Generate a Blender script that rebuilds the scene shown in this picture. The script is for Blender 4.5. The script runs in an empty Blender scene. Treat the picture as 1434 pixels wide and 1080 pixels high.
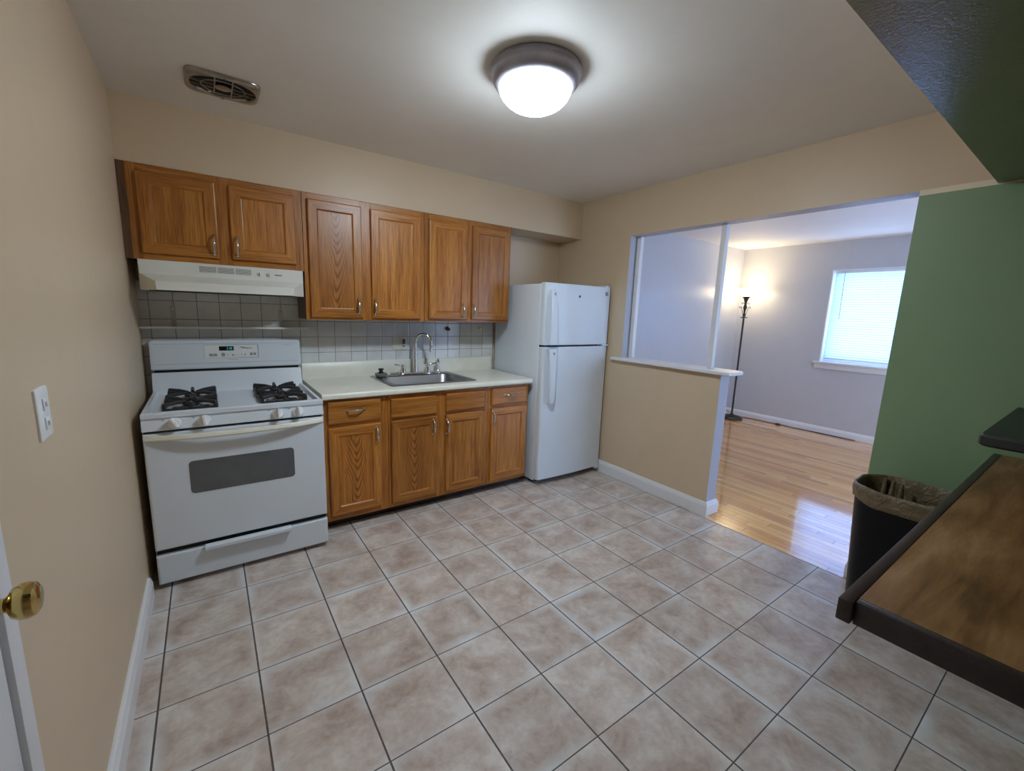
import bpy, bmesh, math, random
from mathutils import Vector, Matrix, noise as mnoise
random.seed(7)
PI = math.pi
S = bpy.context.scene
COL = S.collection

# ------------------------------------------------------------------ camera
cam_d = bpy.data.cameras.new('camera'); cam = bpy.data.objects.new('camera', cam_d); COL.objects.link(cam)
CR = [[0.817180505, -0.575343903, 0.034574768], [-0.069984274, -0.158585419, -0.984861851], [0.572117316, 0.802390215, -0.169857938]]
M3 = Matrix((CR[0], [-v for v in CR[1]], [-v for v in CR[2]])).transposed()
cam.matrix_world = Matrix.Translation((0.317012, -2.639241, 1.409823)) @ M3.to_4x4()
cam_d.sensor_width = 36.0; cam_d.lens = 36.0 * 599.293 / 1434.0
cam_d.clip_start = 0.02; cam_d.clip_end = 200
S.camera = cam

# ------------------------------------------------------------------ world, exposure, sampling aids
SKY_STRENGTH = 4.4
CEIL_LAMP = 74.0
TORCH = 9.5
w = bpy.data.worlds.new('sky'); S.world = w; w.use_nodes = True
bg = w.node_tree.nodes['Background']; bg.inputs[0].default_value = (0.53, 0.77, 1.20, 1); bg.inputs[1].default_value = SKY_STRENGTH
S.view_settings.view_transform = 'Standard'; S.view_settings.look = 'None'
S.view_settings.exposure = 0.95; S.view_settings.gamma = 1.0; S.view_settings.use_curve_mapping = False
cy = S.cycles
cy.use_denoising = True; cy.max_bounces = 10; cy.diffuse_bounces = 6; cy.glossy_bounces = 4
cy.transparent_max_bounces = 12; cy.sample_clamp_indirect = 6.0
cy.caustics_reflective = False; cy.caustics_refractive = False

def portal(name, loc, direction, sx, sy):
    d = bpy.data.lights.new(name, 'AREA'); d.shape = 'RECTANGLE'; d.size = sx; d.size_y = sy
    d.cycles.is_portal = True
    o = bpy.data.objects.new(name, d); COL.objects.link(o); o.location = loc
    o.rotation_euler = Vector(direction).to_track_quat('-Z', 'Y').to_euler()
portal('daylight_portal', (6.97, -0.92, 1.49), (-1, 0, 0), 1.16, 1.0)
portal('daylight_portal', (4.65, -4.39, 1.135), (0, 1, 0), 1.9, 2.03)

# ------------------------------------------------------------------ materials
class NT:
    def __init__(s, name):
        s.m = bpy.data.materials.new(name); s.m.use_nodes = True
        s.t = s.m.node_tree; s.n = s.t.nodes; s.l = s.t.links
        s.b = s.n['Principled BSDF']; s.out = s.n['Material Output']
    def node(s, typ, **kw):
        nd = s.n.new(typ)
        for k, v in kw.items(): setattr(nd, k, v)
        return nd
    def put(s, sock, v):
        if hasattr(v, 'is_output'): s.l.new(v, sock)
        elif v is not None:
            try: sock.default_value = v
            except Exception: sock.default_value = (*v, 1)
    def math(s, op, a, b=None, c=None, clamp=False):
        nd = s.node('ShaderNodeMath', operation=op, use_clamp=clamp)
        for i, v in enumerate((a, b, c)):
            if v is not None: s.put(nd.inputs[i], v)
        return nd.outputs[0]
    def obj(s): return s.node('ShaderNodeTexCoord').outputs['Object']
    def pos(s): return s.node('ShaderNodeNewGeometry').outputs['Position']
    def mapping(s, vec, scale=(1, 1, 1), loc=(0, 0, 0), rot=(0, 0, 0)):
        nd = s.node('ShaderNodeMapping'); s.put(nd.inputs[0], vec)
        s.put(nd.inputs['Scale'], scale); s.put(nd.inputs['Location'], loc); s.put(nd.inputs['Rotation'], rot)
        return nd.outputs[0]
    def noise(s, vec, scale=5, detail=4, rough=.5, dist=0.0, col=False):
        nd = s.node('ShaderNodeTexNoise'); s.put(nd.inputs['Vector'], vec)
        s.put(nd.inputs['Scale'], scale); s.put(nd.inputs['Detail'], detail); s.put(nd.inputs['Roughness'], rough); s.put(nd.inputs['Distortion'], dist)
        return nd.outputs['Color' if col else 'Fac']
    def ramp(s, fac, stops, interp='LINEAR'):
        nd = s.node('ShaderNodeValToRGB'); s.put(nd.inputs[0], fac); r = nd.color_ramp; r.interpolation = interp
        while len(r.elements) < len(stops): r.elements.new(.5)
        for e, (p, c) in zip(r.elements, stops):
            e.position = p; e.color = (*c, 1) if len(c) == 3 else c
        return nd.outputs[0]
    def mix(s, f, a, b, mode='MIX'):
        nd = s.node('ShaderNodeMix', data_type='RGBA', blend_type=mode)
        s.put(nd.inputs[0], f); s.put(nd.inputs[6], a if hasattr(a, 'is_output') else (*a, 1)); s.put(nd.inputs[7], b if hasattr(b, 'is_output') else (*b, 1))
        return nd.outputs[2]
    def bump(s, h, strength=.3, dist=.01):
        nd = s.node('ShaderNodeBump'); s.put(nd.inputs['Height'], h); s.put(nd.inputs['Strength'], strength); s.put(nd.inputs['Distance'], dist)
        s.l.new(nd.outputs[0], s.b.inputs['Normal'])
    def sep(s, vec):
        nd = s.node('ShaderNodeSeparateXYZ'); s.put(nd.inputs[0], vec); return nd.outputs
    def comb(s, x, y, z):
        nd = s.node('ShaderNodeCombineXYZ')
        for i, v in enumerate((x, y, z)): s.put(nd.inputs[i], v)
        return nd.outputs[0]
    def rnd(s): return s.node('ShaderNodeObjectInfo').outputs['Random']
    def set(s, color=None, rough=None, metal=None, **kw):
        if color is not None: s.put(s.b.inputs['Base Color'], color if hasattr(color, 'is_output') else (*color, 1))
        if rough is not None: s.put(s.b.inputs['Roughness'], rough)
        if metal is not None: s.put(s.b.inputs['Metallic'], metal)
        for k, v in kw.items(): s.put(s.b.inputs[k.replace('_', ' ')], v)
        return s.m

def plain(name, color, rough=.5, metal=0.0, var=.06, scale=6.0, bump=0.0, bscale=60.0, **kw):
    n = NT(name); p = n.obj()
    f = n.noise(p, scale, 3)
    dark = tuple(c * (1 - var) for c in color); lite = tuple(min(1, c * (1 + var)) for c in color)
    c = n.ramp(f, [(.3, dark), (.7, lite)])
    if bump: n.bump(n.noise(p, bscale, 3), bump, .004)
    return n.set(c, rough, metal, **kw)

def paint(name, color, rough=.45, var=.035, bump=.12):
    n = NT(name); p = n.pos()
    f = n.noise(p, 1.7, 4, .6); f2 = n.noise(p, 14, 2)
    ff = n.math('ADD', n.math('MULTIPLY', f, .75), n.math('MULTIPLY', f2, .25))
    c = n.ramp(ff, [(.3, tuple(x * (1 - var) for x in color)), (.7, tuple(min(1, x * (1 + var)) for x in color))])
    h = n.math('ADD', n.noise(p, 130, 3, .6), n.math('MULTIPLY', n.noise(p, 9, 3), .8))
    n.bump(h, bump, .004)
    return n.set(c, rough)

def emitter(name, color, strength, base=(.8, .8, .8)):
    n = NT(name)
    return n.set(base, .4, Emission_Color=(*color, 1), Emission_Strength=strength)

M = {}
M['beige'] = paint('beige_wall_paint', (.64, .50, .345), .42)
M['ceiling'] = paint('ceiling_paint', (.78, .755, .71), .6)
M['ceiling_lr'] = paint('pale_ceiling_paint', (.80, .79, .78), .6)
M['lilac'] = paint('pale_grey_lilac_paint', (.535, .545, .575), .33, bump=.2)
M['trimwhite'] = paint('white_trim_paint', (.77, .77, .79), .35, bump=.06)
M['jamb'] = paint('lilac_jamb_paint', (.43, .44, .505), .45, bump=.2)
M['cream'] = paint('cream_paint', (.82, .72, .55), .5)
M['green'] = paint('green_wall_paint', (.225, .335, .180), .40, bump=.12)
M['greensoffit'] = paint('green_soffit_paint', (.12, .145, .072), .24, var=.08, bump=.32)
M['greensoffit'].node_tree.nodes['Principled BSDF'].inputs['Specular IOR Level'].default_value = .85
M['white_enamel'] = plain('white_enamel', (.69, .745, .81), .28, var=.015, Coat_Weight=.3, Coat_Roughness=.12)
M['fridge_white'] = plain('textured_white_enamel', (.71, .77, .84), .36, var=.015, bump=.08, bscale=500)
M['cream_plastic'] = plain('yellowed_white_plastic', (.76, .74, .63), .35, var=.05)
M['white_plastic'] = plain('white_plastic', (.82, .83, .84), .3, var=.02)
M['hood_white'] = plain('hood_enamel', (.74, .74, .68), .3, var=.03, Coat_Weight=.2)
M['dark_gap'] = plain('dark_recess', (.012, .012, .013), .7)
M['iron'] = plain('cast_iron', (.025, .024, .026), .45, var=.3, scale=30, bump=.2, bscale=200)
M['black_metal'] = plain('black_metal', (.018, .016, .016), .4, var=.2)
M['grey_grille'] = plain('grey_grille', (.22, .225, .22), .5, var=.1)
M['oven_glass'] = plain('oven_glass', (.105, .112, .118), .22, var=.12, scale=9, Coat_Weight=.6, Coat_Roughness=.08)
M['chrome'] = plain('chrome', (.75, .75, .76), .10, 1.0, var=.03)
M['nickel'] = plain('satin_nickel', (.62, .60, .58), .22, 1.0, var=.05)
M['brass'] = plain('polished_brass', (.58, .43, .16), .16, 1.0, var=.08)
M['bronze'] = plain('brushed_pewter_metal', (.36, .345, .39), .36, .45, var=.12, scale=14)
M['vent_metal'] = plain('tarnished_vent_metal', (.36, .32, .27), .28, .9, var=.15, scale=25)
M['counter'] = plain('cream_laminate', (.80, .785, .68), .32, var=.03, scale=14)
M['black_laminate'] = plain('black_laminate', (.016, .017, .017), .42, var=.35, scale=5, bump=.05)
M['black_plastic'] = plain('black_plastic', (.0045, .0048, .006), .36, var=.2)
M['black_plastic'].node_tree.nodes['Principled BSDF'].inputs['Specular IOR Level'].default_value = .18
M['rubber'] = plain('black_rubber', (.012, .012, .012), .5)
M['brown_plastic'] = plain('brown_plastic', (.10, .035, .02), .5)
M['mark_grey'] = plain('grey_print', (.30, .31, .31), .5)
M['mark_dark'] = plain('dark_print', (.06, .065, .07), .5)
M['panel_white'] = plain('control_panel_face', (.78, .79, .78), .3, var=.01)
M['display'] = plain('display_glass', (.008, .009, .011), .15)
M['digits'] = emitter('display_digits', (.03, .55, .62), .28, (.02, .1, .1))
def dome_glass():
    # frosted bowl with its bulbs near the middle: the glass by the rim glows less
    n = NT('lit_frosted_glass'); x, y, z = n.sep(n.obj())
    f = n.math('MULTIPLY_ADD', n.math('POWER', n.math('DIVIDE', n.math('ADD', z, .066), -.085, clamp=True), 1.3), .9, .1)
    return n.set((.9, .9, .9), .4, Emission_Color=(.82, .96, 1.08, 1), Emission_Strength=n.math('MULTIPLY', f, CEIL_LAMP))
M['bulb_glass'] = dome_glass()
M['torch_glass'] = emitter('lit_amber_glass', (1.0, .80, .50), TORCH, (.9, .85, .75))
M['shelf_grey'] = plain('pale_shelf_metal', (.72, .72, .66), .4)
M['tan'] = plain('grey_bracket', (.50, .50, .48), .4)

def steel(name, col, rough):
    n = NT(name); p = n.mapping(n.obj(), (3, 160, 160))
    f = n.noise(p, 3, 4)
    n.bump(f, .05, .002)
    return n.set(n.ramp(f, [(.2, tuple(c * .8 for c in col)), (.8, col)]), n.math('ADD', n.math('MULTIPLY', f, .15), rough), 1.0)
M['steel'] = steel('brushed_stainless', (.36, .36, .37), .28)

def oak(name, axis, light=(.56, .225, .038), mid=(.41, .140, .016), dark=(.215, .063, .007), rough=.36, cathedral=False, up=1):
    """axis: index of the grain direction; cathedral adds nested arches across x and z"""
    n = NT(name); p = n.obj(); r = n.rnd()
    off = n.comb(n.math('MULTIPLY', r, 17.0), n.math('MULTIPLY', r, 9.0), n.math('MULTIPLY', r, 23.0))
    add = n.node('ShaderNodeVectorMath', operation='ADD'); n.put(add.inputs[0], p); n.put(add.inputs[1], off)
    sc = [26, 26, 26]; sc[axis] = 1.6
    broad = n.noise(n.mapping(add.outputs[0], sc), 1.0, 4, .55, .6)
    sc = [230, 230, 230]; sc[axis] = 7
    pores = n.noise(n.mapping(add.outputs[0], sc), 1.0, 2, .5)
    if cathedral:
        x, y, z = n.sep(p)
        wob = n.noise(n.mapping(add.outputs[0], (5, 5, 2.2)), 1.0, 3, .5)
        x2 = n.math('ADD', x, n.math('MULTIPLY', n.math('SUBTRACT', wob, .5), .05))
        ax = n.math('POWER', n.math('ABSOLUTE', x2), 1.6)
        v = n.math('SUBTRACT', n.math('MULTIPLY', z, up * 1.0), n.math('MULTIPLY', ax, 16.0))
        v = n.math('ADD', v, n.math('MULTIPLY', wob, .24))
        sn = n.math('SINE', n.math('MULTIPLY', v, 105.0))
        band = n.math('POWER', n.math('ADD', n.math('MULTIPLY', sn, .5), .5), 2.2)
        fade = n.math('SUBTRACT', 1.0, n.math('MULTIPLY', n.math('ABSOLUTE', x2), 6.5), clamp=True)
        broad = n.math('SUBTRACT', n.math('ADD', n.math('MULTIPLY', broad, .7), .17), n.math('MULTIPLY', n.math('MULTIPLY', band, fade), .34))
    c = n.ramp(broad, [(.18, dark), (.42, mid), (.66, light)])
    pf = n.ramp(pores, [(.38, (.50, .50, .50)), (.52, (1, 1, 1))])
    c = n.mix(.75, c, pf, 'MULTIPLY')
    tint = n.math('ADD', n.math('MULTIPLY', r, .26), .86)
    c = n.mix(1.0, c, n.comb(tint, tint, tint), 'MULTIPLY')
    n.bump(n.math('ADD', pores, broad), .10, .002)
    return n.set(c, rough, Coat_Weight=.14, Coat_Roughness=.30)
M['oak_v'] = oak('honey_oak_vertical', 2)
M['oak_h'] = oak('honey_oak_horizontal', 0)
M['oak_cath'] = oak('honey_oak_cathedral', 2, cathedral=True, up=1)
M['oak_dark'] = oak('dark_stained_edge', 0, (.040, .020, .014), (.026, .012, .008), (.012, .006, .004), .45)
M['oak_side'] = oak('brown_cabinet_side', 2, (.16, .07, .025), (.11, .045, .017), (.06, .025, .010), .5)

def kitchen_tile():
    T, X0 = .305, .2706 * .305
    n = NT('ceramic_floor_tile'); x, y, z = n.sep(n.pos())
    u = n.math('DIVIDE', n.math('SUBTRACT', x, X0), T); v = n.math('DIVIDE', y, T)
    iu, iv = n.math('FLOOR', u), n.math('FLOOR', v)
    fu, fv = n.math('FRACT', u), n.math('FRACT', v)
    du = n.math('MULTIPLY', n.math('MINIMUM', fu, n.math('SUBTRACT', 1.0, fu)), T)
    dv = n.math('MULTIPLY', n.math('MINIMUM', fv, n.math('SUBTRACT', 1.0, fv)), T)
    wn = n.node('ShaderNodeTexWhiteNoise', noise_dimensions='2D'); n.put(wn.inputs['Vector'], n.comb(iu, iv, 0.0))
    wr, wg, wb = n.sep(wn.outputs['Color'])
    loc = n.comb(n.math('ADD', x, n.math('MULTIPLY', wr, 40.0)), n.math('ADD', y, n.math('MULTIPLY', wg, 40.0)), n.math('MULTIPLY', wb, 9.0))
    big = n.noise(loc, 6.5, 5, .62, .4); fine = n.noise(loc, 38, 4, .6)
    mot = n.math('ADD', n.math('MULTIPLY', big, .78), n.math('MULTIPLY', fine, .22))
    c = n.ramp(mot, [(.36, (.40, .30, .245)), (.50, (.545, .455, .40)), (.62, (.66, .60, .55))])
    # paler worn glaze along tile edges, stronger on some sides of each tile
    d = n.math('MINIMUM', n.math('ADD', du, n.math('MULTIPLY', wg, .03)), n.math('ADD', dv, n.math('MULTIPLY', wr, .03)))
    edge = n.math('SUBTRACT', 1.0, n.math('DIVIDE', n.math('ADD', d, n.math('MULTIPLY', n.math('SUBTRACT', big, .5), .05)), .050), clamp=True)
    patch = n.ramp(n.noise(n.pos(), 3.3, 2), [(.40, (.12, .12, .12)), (.60, (1, 1, 1))])
    edge = n.math('MULTIPLY', edge, patch)
    c = n.mix(n.math('MULTIPLY', edge, 1.0), c, (.72, .745, .76))
    tint = n.math('ADD', n.math('MULTIPLY', wb, .10), .94)
    c = n.mix(1.0, c, n.comb(tint, tint, tint), 'MULTIPLY')
    gu = n.math('LESS_THAN', du, .0031); gv = n.math('LESS_THAN', dv, .0021)
    g = n.math('MAXIMUM', gu, gv)
    gn = n.noise(n.pos(), 60, 3)
    c = n.mix(g, c, n.ramp(gn, [(.3, (.070, .050, .040)), (.7, (.13, .10, .085))]))
    h = n.math('ADD', n.math('MULTIPLY', n.math('SUBTRACT', 1.0, g), 1.0), n.math('MULTIPLY', fine, .12))
    n.bump(h, .35, .003)
    rg = n.math('ADD', n.math('MULTIPLY', g, .4), n.math('ADD', n.math('MULTIPLY', fine, .12), .30))
    return n.set(c, rg)
M['tile'] = kitchen_tile()

def wall_tile():
    P, X0, Z0, PZ = .1137, .046, 1.185, .110
    n = NT('glazed_wall_tile'); x, y, z = n.sep(n.pos())
    u = n.math('DIVIDE', n.math('SUBTRACT', x, X0), P); v = n.math('DIVIDE', n.math('SUBTRACT', z, Z0), PZ)
    fu, fv = n.math('FRACT', u), n.math('FRACT', v)
    du = n.math('MULTIPLY', n.math('MINIMUM', fu, n.math('SUBTRACT', 1.0, fu)), P)
    dv = n.math('MULTIPLY', n.math('MINIMUM', fv, n.math('SUBTRACT', 1.0, fv)), PZ)
    d = n.math('MINIMUM', du, dv)
    g = n.math('LESS_THAN', d, .0016)
    wn = n.node('ShaderNodeTexWhiteNoise', noise_dimensions='2D'); n.put(wn.inputs['Vector'], n.comb(n.math('FLOOR', u), n.math('FLOOR', v), 0.0))
    t = n.math('ADD', n.math('MULTIPLY', wn.outputs['Value'], .08), .90)
    f = n.noise(n.pos(), 12, 3)
    c = n.mix(1.0, n.ramp(f, [(.3, (.70, .70, .70)), (.7, (.78, .78, .78))]), n.comb(t, t, t), 'MULTIPLY')
    c = n.mix(g, c, (.17, .165, .155))
    e = n.math('DIVIDE', d, .006, clamp=True)
    n.bump(e, .5, .002)
    return n.set(c, n.math('ADD', n.math('MULTIPLY', g, .5), .22))
M['wall_tile'] = wall_tile()

def plank_floor():
    W = .057
    n = NT('glossy_oak_strip_floor'); x, y, z = n.sep(n.pos())
    u = n.math('DIVIDE', x, W); iu = n.math('FLOOR', u); fu = n.math('FRACT', u)
    wn = n.node('ShaderNodeTexWhiteNoise', noise_dimensions='1D'); n.put(wn.inputs['W'], iu)
    yl = n.math('ADD', n.math('DIVIDE', y, .95), n.math('MULTIPLY', wn.outputs['Value'], 7.3))
    iy = n.math('FLOOR', yl); fy = n.math('FRACT', yl)
    w2 = n.node('ShaderNodeTexWhiteNoise', noise_dimensions='2D'); n.put(w2.inputs['Vector'], n.comb(iu, iy, 0.0))
    r2 = w2.outputs['Value']
    v = n.comb(n.math('ADD', x, n.math('MULTIPLY', r2, 31.0)), n.math('ADD', y, n.math('MULTIPLY', r2, 13.0)), 0.0)
    gr = n.noise(n.mapping(v, (38, 2.2, 1)), 1.0, 5, .6, .5)
    fine = n.noise(n.mapping(v, (260, 6, 1)), 1.0, 2)
    t = n.math('ADD', n.math('MULTIPLY', gr, .5), n.math('MULTIPLY', r2, .5))
    c = n.ramp(t, [(.12, (.50, .19, .040)), (.45, (.78, .36, .082)), (.85, (.92, .53, .17))])
    c = n.mix(.5, c, n.ramp(fine, [(.35, (.62, .62, .62)), (.55, (1, 1, 1))]), 'MULTIPLY')
    du = n.math('MULTIPLY', n.math('MINIMUM', fu, n.math('SUBTRACT', 1.0, fu)), W)
    dy = n.math('MULTIPLY', n.math('MINIMUM', fy, n.math('SUBTRACT', 1.0, fy)), .95)
    g = n.math('LESS_THAN', n.math('MINIMUM', du, dy), .0009)
    c = n.mix(g, c, (.06, .025, .01))
    cup = n.math('POWER', n.math('ABSOLUTE', n.math('SUBTRACT', fu, .5)), 2.0)
    h = n.math('SUBTRACT', n.math('SUBTRACT', n.math('MULTIPLY', r2, .10), n.math('MULTIPLY', cup, 1.0)), n.math('MULTIPLY', g, .4))
    n.bump(n.math('ADD', h, n.math('MULTIPLY', n.noise(n.pos(), 7, 2), .5)), .16, .004)
    return n.set(c, .15, Coat_Weight=.9, Coat_Roughness=.04)
M['plank'] = plank_floor()

def worn_wood():
    n = NT('worn_plywood_top'); p = n.pos()
    q = n.mapping(p, (1.5, 11.0, 3.0))
    b = n.noise(q, 1.5, 6, .62, .45); s2 = n.noise(p, 4.5, 5, .6, .3)
    f = n.noise(n.mapping(p, (25, 170, 60)), 1.0, 3)
    t = n.math('ADD', n.math('MULTIPLY', b, .6), n.math('ADD', n.math('MULTIPLY', s2, .3), n.math('MULTIPLY', f, .1)))
    c = n.ramp(t, [(.30, (.075, .034, .011)), (.42, (.16, .073, .022)), (.51, (.25, .122, .042)), (.64, (.37, .215, .095))])
    n.bump(n.math('ADD', f, b), .12, .003)
    return n.set(c, n.math('ADD', n.math('MULTIPLY', s2, .3), .28))
M['worn_wood'] = worn_wood()

def bag_mat():
    n = NT('tan_bin_bag_film'); p = n.obj()
    f = n.noise(p, 14, 5, .6, 1.5)
    n.bump(n.noise(p, 26, 4, .6, 2.0), .7, .012)
    return n.set(n.ramp(f, [(.3, (.105, .072, .034)), (.7, (.20, .145, .075))]), .34, Transmission_Weight=0.0)
M['bag'] = bag_mat()

def pane_mat():
    n = NT('window_pane_glass')
    tr = n.node('ShaderNodeBsdfTransparent'); gl = n.node('ShaderNodeBsdfGlossy'); gl.inputs['Roughness'].default_value = .02
    mx = n.node('ShaderNodeMixShader'); mx.inputs[0].default_value = .06
    n.l.new(tr.outputs[0], mx.inputs[1]); n.l.new(gl.outputs[0], mx.inputs[2]); n.l.new(mx.outputs[0], n.out.inputs[0])
    return n.m
M['pane'] = pane_mat()
def slat_mat():
    n = NT('translucent_blind_slat')
    df = n.node('ShaderNodeBsdfDiffuse'); df.inputs[0].default_value = (.80, .82, .85, 1)
    tl = n.node('ShaderNodeBsdfTranslucent'); tl.inputs[0].default_value = (.72, .84, .98, 1)
    mx = n.node('ShaderNodeMixShader'); mx.inputs[0].default_value = .68
    n.l.new(df.outputs[0], mx.inputs[1]); n.l.new(tl.outputs[0], mx.inputs[2]); n.l.new(mx.outputs[0], n.out.inputs[0])
    return n.m
M['slat'] = slat_mat()

# ------------------------------------------------------------------ mesh building
class MB:
    """collects shapes (in world coordinates) and links them as ONE mesh object"""
    def __init__(s): s.bm = bmesh.new(); s.mats = []
    def mi(s, m):
        if m not in s.mats: s.mats.append(m)
        return s.mats.index(m)
    def box(s, x0, x1, y0, y1, z0, z1, mat, bevel=0, seg=2, faces=None):
        vs = [s.bm.verts.new((x, y, z)) for x in (x0, x1) for y in (y0, y1) for z in (z0, z1)]
        q = {'-x': (0, 1, 3, 2), '+x': (4, 6, 7, 5), '-y': (0, 4, 5, 1), '+y': (2, 3, 7, 6), '-z': (0, 2, 6, 4), '+z': (1, 5, 7, 3)}
        fs = []
        for k, ix in q.items():
            f = s.bm.faces.new([vs[i] for i in ix]); fs.append(f)
            f.material_index = s.mi((faces or {}).get(k, mat))
        if bevel:
            es = {e for f in fs for e in f.edges}
            bmesh.ops.bevel(s.bm, geom=list(es), offset=bevel, segments=seg, affect='EDGES', profile=.5, clamp_overlap=True)
        return s
    def loft(s, loops, mat, cap0=True, cap1=True, closed=True):
        rows = [[s.bm.verts.new(p) for p in lp] for lp in loops]; k = s.mi(mat) if not isinstance(mat, (list, tuple)) else None
        for a in range(len(rows) - 1):
            n = len(rows[a]); mk = k if k is not None else s.mi(mat[a])
            for i in range(n if closed else n - 1):
                j = (i + 1) % n
                try:
                    f = s.bm.faces.new((rows[a][i], rows[a][j], rows[a + 1][j], rows[a + 1][i])); f.material_index = mk
                except ValueError: pass
        if cap0 and len(rows[0]) > 2: s.bm.faces.new(rows[0][::-1]).material_index = k if k is not None else s.mi(mat[0])
        if cap1 and len(rows[-1]) > 2: s.bm.faces.new(rows[-1]).material_index = k if k is not None else s.mi(mat[-1])
        return s
    def lathe(s, prof, c, axis, mat, n=32, cap0=True, cap1=True):
        a = Vector(axis).normalized(); t = Vector((1, 0, 0)) if abs(a.x) < .9 else Vector((0, 1, 0))
        e1 = a.cross(t).normalized(); e2 = a.cross(e1); c = Vector(c)
        loops = [[c + a * h + (e1 * math.cos(2 * PI * i / n) + e2 * math.sin(2 * PI * i / n)) * max(r, 1e-4) for i in range(n)] for r, h in prof]
        return s.loft(loops, mat, cap0, cap1)
    def tube(s, pts, r, mat, n=10, caps=True, closed=False):
        pts = [Vector(p) for p in pts]; N = len(pts); rr = r if isinstance(r, (list, tuple)) else [r] * N
        up = None; loops = []
        for i, p in enumerate(pts):
            if closed: d = pts[(i + 1) % N] - pts[i - 1]
            else: d = pts[min(i + 1, N - 1)] - pts[max(i - 1, 0)]
            d.normalize()
            if up is None:
                t = Vector((0, 0, 1)) if abs(d.z) < .9 else Vector((1, 0, 0)); up = (t - d * t.dot(d)).normalized()
            else: up = (up - d * up.dot(d)).normalized()
            sd = d.cross(up)
            loops.append([p + (up * math.cos(2 * PI * k / n) + sd * math.sin(2 * PI * k / n)) * rr[i] for k in range(n)])
        if closed: loops.append(loops[0]); caps = False
        return s.loft(loops, mat, caps, caps)
    def prism(s, poly, axis, a0, a1, mat):
        """poly: 2-D outline in the two axes left after removing `axis` (order x,y,z)"""
        def P(u, v, w): return {0: (w, u, v), 1: (u, w, v), 2: (u, v, w)}[axis]
        return s.loft([[P(u, v, a0) for u, v in poly], [P(u, v, a1) for u, v in poly]], mat)
    def rings(s, x0, x1, z0, z1, steps, y, mats, cap):
        """nested rectangles facing -y: steps = (inset, out); mats = (stile, rail) per step, cap for the middle"""
        loops = []
        for ins, out in steps:
            loops.append([s.bm.verts.new(v) for v in ((x0 + ins, y - out, z0 + ins), (x1 - ins, y - out, z0 + ins), (x1 - ins, y - out, z1 - ins), (x0 + ins, y - out, z1 - ins))])
        for a in range(len(loops) - 1):
            for i in range(4):
                j = (i + 1) % 4
                f = s.bm.faces.new((loops[a][i], loops[a][j], loops[a + 1][j], loops[a + 1][i]))
                f.material_index = s.mi(mats[1] if i in (0, 2) else mats[0])
        s.bm.faces.new(loops[-1]).material_index = s.mi(cap)
        s.bm.faces.new(loops[0][::-1]).material_index = s.mi(mats[0])
        return s
    def build(s, name, parent=None, origin=None, smooth=True, angle=38, weld=True):
        if weld: bmesh.ops.remove_doubles(s.bm, verts=s.bm.verts[:], dist=1e-5)
        bmesh.ops.recalc_face_normals(s.bm, faces=s.bm.faces[:])
        o = Vector(origin) if origin is not None else (world_loc(parent) if parent else Vector((0, 0, 0)))
        bmesh.ops.translate(s.bm, verts=s.bm.verts[:], vec=-o)
        if smooth:
            for f in s.bm.faces: f.smooth = True
            lim = math.radians(angle)
            for e in s.bm.edges:
                if len(e.link_faces) == 2 and e.calc_face_angle(0) > lim: e.smooth = False
        me = bpy.data.meshes.new(name); s.bm.to_mesh(me); s.bm.free()
        for m in s.mats: me.materials.append(m)
        ob = bpy.data.objects.new(name, me); COL.objects.link(ob)
        if parent: ob.parent = parent; ob.location = o - world_loc(parent)
        else: ob.location = o
        return ob
def world_loc(o):
    v = Vector(o.location)
    while o.parent: o = o.parent; v += Vector(o.location)
    return v
def rrect(cx, cy, w, h, r, n=6):
    out = []
    for qx, qy, a0 in ((1, 1, 0), (-1, 1, 90), (-1, -1, 180), (1, -1, 270)):
        for i in range(n + 1):
            a = math.radians(a0 + 90 * i / n)
            out.append((cx + qx * (w / 2 - r) + r * math.cos(a), cy + qy * (h / 2 - r) + r * math.sin(a)))
    return out
def thing(name, label, cat, loc, group=None):
    o = bpy.data.objects.new(name, None); COL.objects.link(o); o.location = loc; o.empty_display_size = .05
    return tag(o, label, cat, group)
def tag(o, label, cat, group=None):
    o['label'] = label; o['category'] = cat
    if group: o['group'] = group
    return o
def struct(o): o['kind'] = 'structure'; return o
def text_mesh(name, txt, size, mat, parent, loc, depth=.0006, shear=0.0, sx=1.0):
    """raised lettering lying in a plane that faces -y"""
    c = bpy.data.curves.new(name, 'FONT'); c.body = txt; c.size = size; c.extrude = depth; c.shear = shear
    c.align_x = 'CENTER'; c.align_y = 'CENTER'; c.resolution_u = 3
    t = bpy.data.objects.new(name, c); COL.objects.link(t)
    bpy.context.view_layer.update()
    me = bpy.data.meshes.new_from_object(t.evaluated_get(bpy.context.evaluated_depsgraph_get()))
    bpy.data.objects.remove(t); bpy.data.curves.remove(c)
    me.transform(Matrix.Rotation(PI / 2, 4, 'X') @ Matrix.Diagonal((sx, 1, 1, 1)))
    me.materials.clear(); me.materials.append(mat); me.name = name
    ob = bpy.data.objects.new(name, me); COL.objects.link(ob); ob.parent = parent
    ob.location = Vector(loc) - world_loc(parent)
    return ob

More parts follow.
